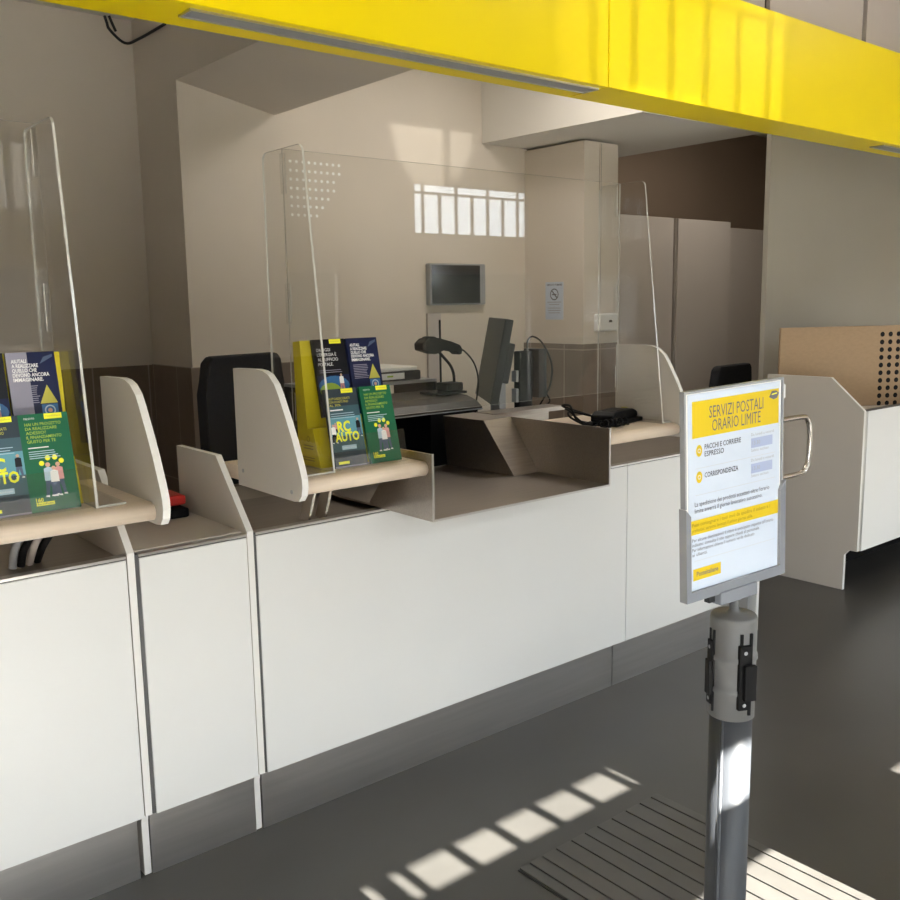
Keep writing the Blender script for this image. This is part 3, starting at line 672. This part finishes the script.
# monitor, seen nearly edge-on
t = thing('monitor', 'dark grey flat monitor seen edge-on behind the steel tray', 'monitor', (2.70, 3.02, 0.77))
yw = math.radians(33.5); ax = Vector((math.sin(yw), math.cos(yw), 0)); out_n = Vector((-math.cos(yw), math.sin(yw), 0)); tl = math.radians(11)
Vv = Vector((0, 0, 1)) * math.cos(tl) - out_n * math.sin(tl)
mp = Pl((2.56, 2.84, 1.085), -ax, Vv)          # u runs towards us, normal faces the clerk
if mp.n.dot(out_n) < 0: mp = Pl((2.56, 2.84, 1.085), ax, Vv)
sgn = 1 if mp.u.dot(ax) > 0 else -1
u0, u1 = (0, 0.46) if sgn > 0 else (-0.46, 0)
m = MB(); m.pbox(mp, u0, u1, 0, 0.355, -0.035, 0.0, 'dgrey', bev=0.004); m.build('housing', t)
m = MB(); m.pbox(mp, u0 + 0.012, u1 - 0.012, 0.016, 0.343, 0.0001, 0.0008, 'dgrey'); m.build('display', t)
m = MB(); m.pbox(mp, u0 + 0.08, u1 - 0.08, 0.09, 0.26, -0.075, -0.0355, 'dgrey', bev=0.006); m.build('rear_housing', t)
cc = mp.p((u0 + u1) / 2, 0.06, -0.06)
m = MB(); m.box(cc.x - 0.02, cc.x + 0.02, cc.y - 0.03, cc.y + 0.03, 0.785, 1.22, 'mgrey', bev=0.004); m.build('stand_neck', t)
m = MB(); m.box(cc.x - 0.10, cc.x + 0.10, cc.y - 0.11, cc.y + 0.11, 0.7715, 0.785, 'dgrey', bev=0.004); m.build('stand_base', t)

t = thing('terminal_stand', 'tall black device stand with a looped cable right of the monitor', 'device', (2.94, 3.0, 0.77))
m = MB(); m.box(2.865, 2.945, 2.98, 3.02, 0.785, 1.285, 'black', bev=0.006); m.build('upright', t)
m = MB(); m.box(2.955, 3.005, 2.95, 3.05, 1.075, 1.292, 'dgrey', bev=0.004); m.box(2.94, 2.956, 2.985, 3.015, 1.12, 1.26, 'black'); m.build('side_unit', t)
m = MB(); m.box(2.85, 3.03, 2.90, 3.10, 0.7705, 0.785, 'black', bev=0.004); m.build('base', t)
m = MB(); m.box(2.848, 2.862, 2.985, 3.015, 1.15, 1.20, 'mgrey'); m.box(2.848, 2.862, 2.985, 3.015, 1.06, 1.12, 'mgrey'); m.build('hinge', t)
m = MB(); m.tube([(2.93, 3.0, 1.285), (2.935, 3.0, 1.33), (2.97, 3.0, 1.345), (3.03, 3.0, 1.31), (3.085, 3.0, 1.22), (3.08, 3.0, 1.13), (3.04, 3.0, 1.07), (3.01, 3.0, 1.035)], 0.004, 'black')
m.tube([(3.005, 3.0, 1.125), (3.05, 3.0, 1.085), (3.065, 2.99, 1.05), (3.03, 2.98, 1.035)], 0.0035, 'black'); m.build('cable', t)

# document box on a low riser
t = thing('riser_shelf', 'grey metal riser table behind the leaflet holder carrying a small white device', 'shelf', (2.3, 3.3, 0.77))
m = MB(); m.box(1.95, 2.53, 3.15, 3.45, 1.165, 1.178, 'mgrey'); m.build('top', t)
for x in (1.95, 2.518): B(x, x + 0.012, 3.15, 3.45, 0.771, 1.165, 'dgrey').build('leg', t)
t = thing('document_scanner', 'small grey and white document scanner on the riser table', 'scanner', (2.3, 3.3, 1.178))
m = MB(); m.box(2.05, 2.46, 3.17, 3.42, 1.1785, 1.218, 'dgrey', bev=0.005); m.box(2.05, 2.37, 3.168, 3.1705, 1.186, 1.212, 'white_plastic'); m.build('body', t)
m = MB(); m.box(2.05, 2.445, 3.175, 3.42, 1.2185, 1.236, 'white_plastic', bev=0.004); m.build('lid', t)
m = MB(); m.box(2.28, 2.31, 3.1665, 3.168, 1.196, 1.203, 'b_lime'); m.build('indicator', t)

# card terminal and cable on the right-hand shelf
t = thing('card_terminal', 'black card payment terminal lying on the shelf right of the steel tray', 'terminal', (2.60, 2.2, 1.06))
ct = Pl((2.515, 2.13, 1.0725), (0.955, 0.296, 0), (-0.296, 0.955, 0))
m = MB(); m.pbox(ct, -0.005, 0.236, -0.005, 0.115, -0.0125, 0.0, 'black', bev=0.003); m.build('tray', t)
m = MB()
prof = [(0.0, 0.001), (0.0, 0.024), (0.03, 0.036), (0.19, 0.034), (0.225, 0.022), (0.23, 0.001)]
m.hull([ct.p(u, 0.012, h) for u, h in prof], [ct.p(u, 0.10, h) for u, h in prof], 'black')
bmesh.ops.bevel(m.bm, geom=[e for e in m.bm.edges], offset=0.006, segments=2, affect='EDGES', profile=0.5, material=-1)
m.build('body', t)
m = MB(); kp = Pl(ct.p(0.195, 0.03, 0.0385), (ct.u * 0.93 + ct.n * -0.2), ct.v); 
m.pbox(Pl(ct.p(0.196, 0.045, 0.0335), ct.u, ct.v), 0, 0.016, 0, 0.02, 0, 0.002, 'b_gold'); m.build('enter_key', t)
for i in range(3):
    m = MB(); m.pbox(Pl(ct.p(0.06 + 0.035 * i, 0.03, 0.0362), ct.u, ct.v), 0, 0.022, 0, 0.05, 0, 0.001, 'dgrey'); m.build('key', t)
m = MB()
for k in range(3):
    m.tube([(2.50, 2.20 + 0.02 * k, 1.066), (2.42, 2.17 + 0.03 * k, 1.068 + 0.010 * k), (2.44, 2.28, 1.09 + 0.02 * k), (2.50, 2.33 + 0.02 * k, 1.10 + 0.008 * k), (2.60, 2.30, 1.075), (2.64, 2.27, 1.072)], 0.004, 'black')
pts = []
for k in range(40):
    a = k * 0.9; pts.append((2.42 + 0.0035 * k, 2.115 + 0.014 * math.sin(a), 1.080 + 0.012 * math.cos(a)))
m.tube(pts, 0.0035, 'black', res=3); m.build('cable', t)

# office chairs
def chair(label, x, y, rz, top, w):
    t = thing('office_chair', label, 'chair', (x, y, 0), 'black office chairs')
    def put(m, name, par=t):
        o = m.build(name, None); o.parent = par; return o
    h = w / 2
    m = MB()
    out = [(-h, 0), (h, 0), (h, top * 0.30), (h * 0.92, top * 0.40), (h * 0.8, top * 0.42), (-h * 0.8, top * 0.42), (-h * 0.92, top * 0.40), (-h, top * 0.30)]
    z0 = top * 0.58
    m.hull([(u, 0.20 + 0.03 * (u / h) ** 2 * -1, z0 + v) for u, v in out], [(u, 0.26 - 0.03 * (u / h) ** 2, z0 + v) for u, v in out], 'fabric_black')
    bmesh.ops.bevel(m.bm, geom=[e for e in m.bm.edges], offset=0.012, segments=2, affect='EDGES', profile=0.5, material=-1)
    put(m, 'backrest')
    m = MB(); m.box(-0.24, 0.24, -0.25, 0.22, 0.44, 0.52, 'fabric_black', bev=0.03, seg=3); put(m, 'seat')
    m = MB(); m.tube([(0, 0.1, 0.43), (0, 0.28, 0.44), (0, 0.30, 0.56), (0, 0.272, z0 + 0.08)], 0.018, 'black'); put(m, 'back_support')
    m = MB(); m.cyl((0, 0, 0.09), (0, 0, 0.44), 0.028, 'dgrey'); put(m, 'gas_column')
    for k in range(5):
        a = k * 2 * PI / 5; m = MB()
        m.tube([(0, 0, 0.10), (0.14 * math.cos(a), 0.14 * math.sin(a), 0.09), (0.27 * math.cos(a), 0.27 * math.sin(a), 0.07)], 0.018, 'black', res=3); lg = put(m, 'leg')
        m = MB(); m.cyl((0.275 * math.cos(a) - 0.012, 0.275 * math.sin(a), 0.030), (0.275 * math.cos(a) + 0.012, 0.275 * math.sin(a), 0.030), 0.029, 'black', n=16); put(m, 'castor', lg)
    t.rotation_euler.z = rz
    return t
chair('black office chair with tall back behind the middle shelf side panel', 1.80, 3.82, PI + 0.25, 1.30, 0.44)
chair('black office chair seen above the notice stand, in front of the beige cabinets', 5.21, 3.68, PI + 0.1, 1.08, 0.47)

# cabinets, wall things
for x0, x1, y0, z1, lab in ((4.68, 5.69, 4.3, 2.085, 'beige tall cabinet beside the pillar, left of the dark gap'), (5.74, 6.40, 4.3, 2.085, 'beige tall cabinet in the middle, right of the dark gap'), (6.47, 7.3, 4.45, 2.06, 'shadowed beige tall cabinet partly behind the grey wall')):
    t = thing('tall_cabinet', lab, 'cabinet', ((x0 + x1) / 2, y0, 0), 'tall beige cabinets')
    B(x0, x1, y0 + 0.022, y0 + 0.5, 0.0, z1, 'cabinet').build('carcass', t)
    B(x0 + 0.003, x1 - 0.003, y0, y0 + 0.02, 0.06, z1 - 0.004, 'cabinet', bev=0.002).build('door', t)
m = MB(); m.box(5.691, 5.739, 4.7, 4.79, 0, 2.08, 'black'); struct(m.build('trim_gap_shade'))  # black strip standing in for shade between the cabinets
t = thing('wall_screen', 'dark rounded wall screen on the pale back wall above the scanner', 'screen', (3.72, 4.43, 1.48))
m = MB(); m.box(3.50, 3.945, 4.405, 4.4485, 1.487, 1.735, 'mgrey', bev=0.008); m.build('housing', t)
B(3.515, 3.895, 4.402, 4.4045, 1.497, 1.725, 'screen').build('display', t)
m = MB(); m.box(3.50, 3.60, 4.43, 4.449, 0.0, 1.44, 'clad'); m.box(3.582, 3.594, 4.425, 4.43, 0.0, 1.40, 'black'); one('cable_trunking', 'grey vertical cable trunking below the wall screen', 'trunking', m)
# no-smoking notice on the pillar
npl = Pl((4.3142 + 0.0138, 4.262, 1.385), (0, -1, 0), (0, 0, 1)); m = MB()
m.pbox(npl, 0, 0.155, 0, 0.235, -0.0018, 0.0003, 'paper'); m.text(npl, 'VIETATO FUMARE', 0.078, 0.212, 0.016, 'ink', 0.0008, 'CENTER', width=0.135, bold=0.03)
m.ring(npl, 0.078, 0.158, 0.030, 0.037, 'ink', 0.0008)
m.poly(npl, [(0.054, 0.178), (0.060, 0.184), (0.104, 0.140), (0.098, 0.134)], 'ink', 0.0009); m.rect(npl, 0.058, 0.153, 0.098, 0.160, 'ink', 0.001)
for v, w_ in ((0.107, 0.12), (0.092, 0.09), (0.07, 0.11), (0.055, 0.11), (0.04, 0.10)): m.rect(npl, 0.078 - w_ / 2, v, 0.078 + w_ / 2, v + 0.005, 'ink_soft', 0.0008)
one('no_smoking_notice', 'small white no smoking notice on the left face of the pillar', 'notice', m, recalc=False)
t = thing('wall_dispenser', 'small white box with dark slot on the front of the pillar', 'dispenser', (4.53, 3.93, 1.31))
m = MB(); m.box(4.42, 4.60, 3.885, 3.9395, 1.31, 1.42, 'white_plastic', bev=0.012, seg=3); m.build('body', t)
B(4.505, 4.535, 3.883, 3.8848, 1.365, 1.38, 'black').build('display', t)
m = MB(); m.box(4.465, 4.475, 3.932, 3.9395, 1.43, 2.44, 'wall'); m.box(4.475, 4.480, 3.934, 3.9395, 1.43, 2.44, 'dark_profile'); one('conduit_strip', 'thin vertical conduit strip running up the pillar front', 'conduit', m)
m = MB(); m.tube([(1.855, 4.925, 2.955), (1.862, 4.92, 2.925), (1.876, 4.92, 2.890), (1.949, 4.92, 2.839), (1.975, 4.80, 2.838), (1.985, 4.50, 2.843)], 0.007, 'dgrey'); m.tube([(1.872, 4.91, 2.955), (1.888, 4.91, 2.915), (1.902, 4.91, 2.885)], 0.007, 'dgrey')
one('cable_conduit', 'dark bent cable conduit high in the left corner below the ceiling', 'conduit', m)

# small things on the worktops
t = thing('stapler', 'red and black stapler on the narrow counter top beside the divider', 'stapler', (1.06, 2.62, 0.89))
m = MB(); m.box(1.00, 1.115, 2.56, 2.69, 0.8905, 0.918, 'black', bev=0.006); m.build('base', t)
m = MB(); m.box(1.00, 1.112, 2.57, 2.685, 0.926, 0.956, 'red', bev=0.008); m.box(1.01, 1.11, 2.66, 2.685, 0.917, 0.927, 'black'); m.build('arm', t)
m = MB()
for k in range(4):
    x = 0.575 + 0.022 * k; m.tube([(x, 2.38 + 0.01 * k, 0.878), (x + 0.008, 2.38, 0.92), (x + 0.03 + 0.01 * (k % 2), 2.39, 0.965), (x + 0.035, 2.40, 1.015)], 0.0095, ('mgrey', 'black', 'clad', 'black')[k])
one('cable_bundle', 'bundle of grey and black cables hanging under the left shelf', 'cable', m)

# ------------------------------------------------------------------ light
w = bpy.data.worlds.new('sky'); S.world = w; w.use_nodes = True
bg = w.node_tree.nodes['Background']; bg.inputs[0].default_value = (0.86, 0.93, 1.0, 1); bg.inputs[1].default_value = 7.0
def light(kind, name, loc, aim, energy, **k):
    l = bpy.data.lights.new(name, kind); l.energy = energy
    for a, v in k.items(): setattr(l, a, v)
    o = bpy.data.objects.new(name, l); COL.objects.link(o); o.location = loc
    o.rotation_euler = (Vector(aim) - Vector(loc)).to_track_quat('-Z', 'Y').to_euler(); return o
light('SUN', 'sun', (0, -8, 6), (0, -8 + 1, 6 - 0.745), 58, angle=math.radians(0.35), color=(1.0, 0.95, 0.87))
for (x0, x1, z0, z1) in holes:
    l = light('AREA', 'window_portal', ((x0 + x1) / 2, WY + 0.01, (z0 + z1) / 2), ((x0 + x1) / 2, 5, (z0 + z1) / 2), 1, shape='RECTANGLE', size=x1 - x0, size_y=z1 - z0)
    l.data.cycles.is_portal = True
# sun glancing off a car and a shop window across the road
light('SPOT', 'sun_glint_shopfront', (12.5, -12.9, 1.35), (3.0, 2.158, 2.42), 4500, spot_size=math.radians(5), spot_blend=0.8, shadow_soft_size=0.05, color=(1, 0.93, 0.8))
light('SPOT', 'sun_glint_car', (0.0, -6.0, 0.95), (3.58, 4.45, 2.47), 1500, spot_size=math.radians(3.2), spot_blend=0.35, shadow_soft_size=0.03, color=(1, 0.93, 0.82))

# fill lamps added to brighten the staff room, unseen behind the fascia
for x, y, e in ((3.3, 3.3, 11), (5.9, 3.6, 6)):
    struct(B(x - 0.31, x + 0.31, y - 0.16, y + 0.16, 2.93, 2.96, 'white_plastic').build('trim_fill_lamp'))
    light('AREA', 'staff_fill', (x, y, 2.925), (x, y, 0), e, shape='RECTANGLE', size=0.6, size_y=0.3, color=(1.0, 0.93, 0.84))

for x in (3.6, 5.8):  # unseen lobby lamps, added to brighten the right-hand side
    struct(B(x - 0.31, x + 0.31, 0.45, 1.07, 3.27, 3.3, 'white_plastic').build('trim_fill_lamp'))
    light('AREA', 'lobby_fill', (x, 0.76, 3.262), (x, 0.76, 0), 6, shape='RECTANGLE', size=0.6, size_y=0.6, color=(1.0, 0.98, 0.96))

# ------------------------------------------------------------------ camera
YAWC, PIT, ROL = 0.68971679, -0.15637778, -0.01629523
f = Vector((math.sin(YAWC) * math.cos(PIT), math.cos(YAWC) * math.cos(PIT), math.sin(PIT)))
r = Vector((math.cos(YAWC), -math.sin(YAWC), 0)); u = r.cross(f)
r2 = r * math.cos(ROL) + u * math.sin(ROL); u2 = -r * math.sin(ROL) + u * math.cos(ROL)
cd = bpy.data.cameras.new('camera'); cam = bpy.data.objects.new('camera', cd); COL.objects.link(cam)
cd.sensor_width = 36; cd.lens = 932.4 / 900 * 36; cd.clip_start = 0.05
mw = Matrix((r2, u2, -f)).transposed().to_4x4(); mw.translation = (0, 0, 1.5); cam.matrix_world = mw
S.camera = cam
S.view_settings.view_transform = 'Standard'; S.view_settings.look = 'None'; S.view_settings.gamma = 1.0
S.view_settings.use_curve_mapping = False; S.view_settings.exposure = 0.42
S.cycles.use_denoising = True; S.cycles.max_bounces = 10; S.cycles.diffuse_bounces = 5; S.cycles.transparent_max_bounces = 24
S.cycles.sample_clamp_indirect = 8.0
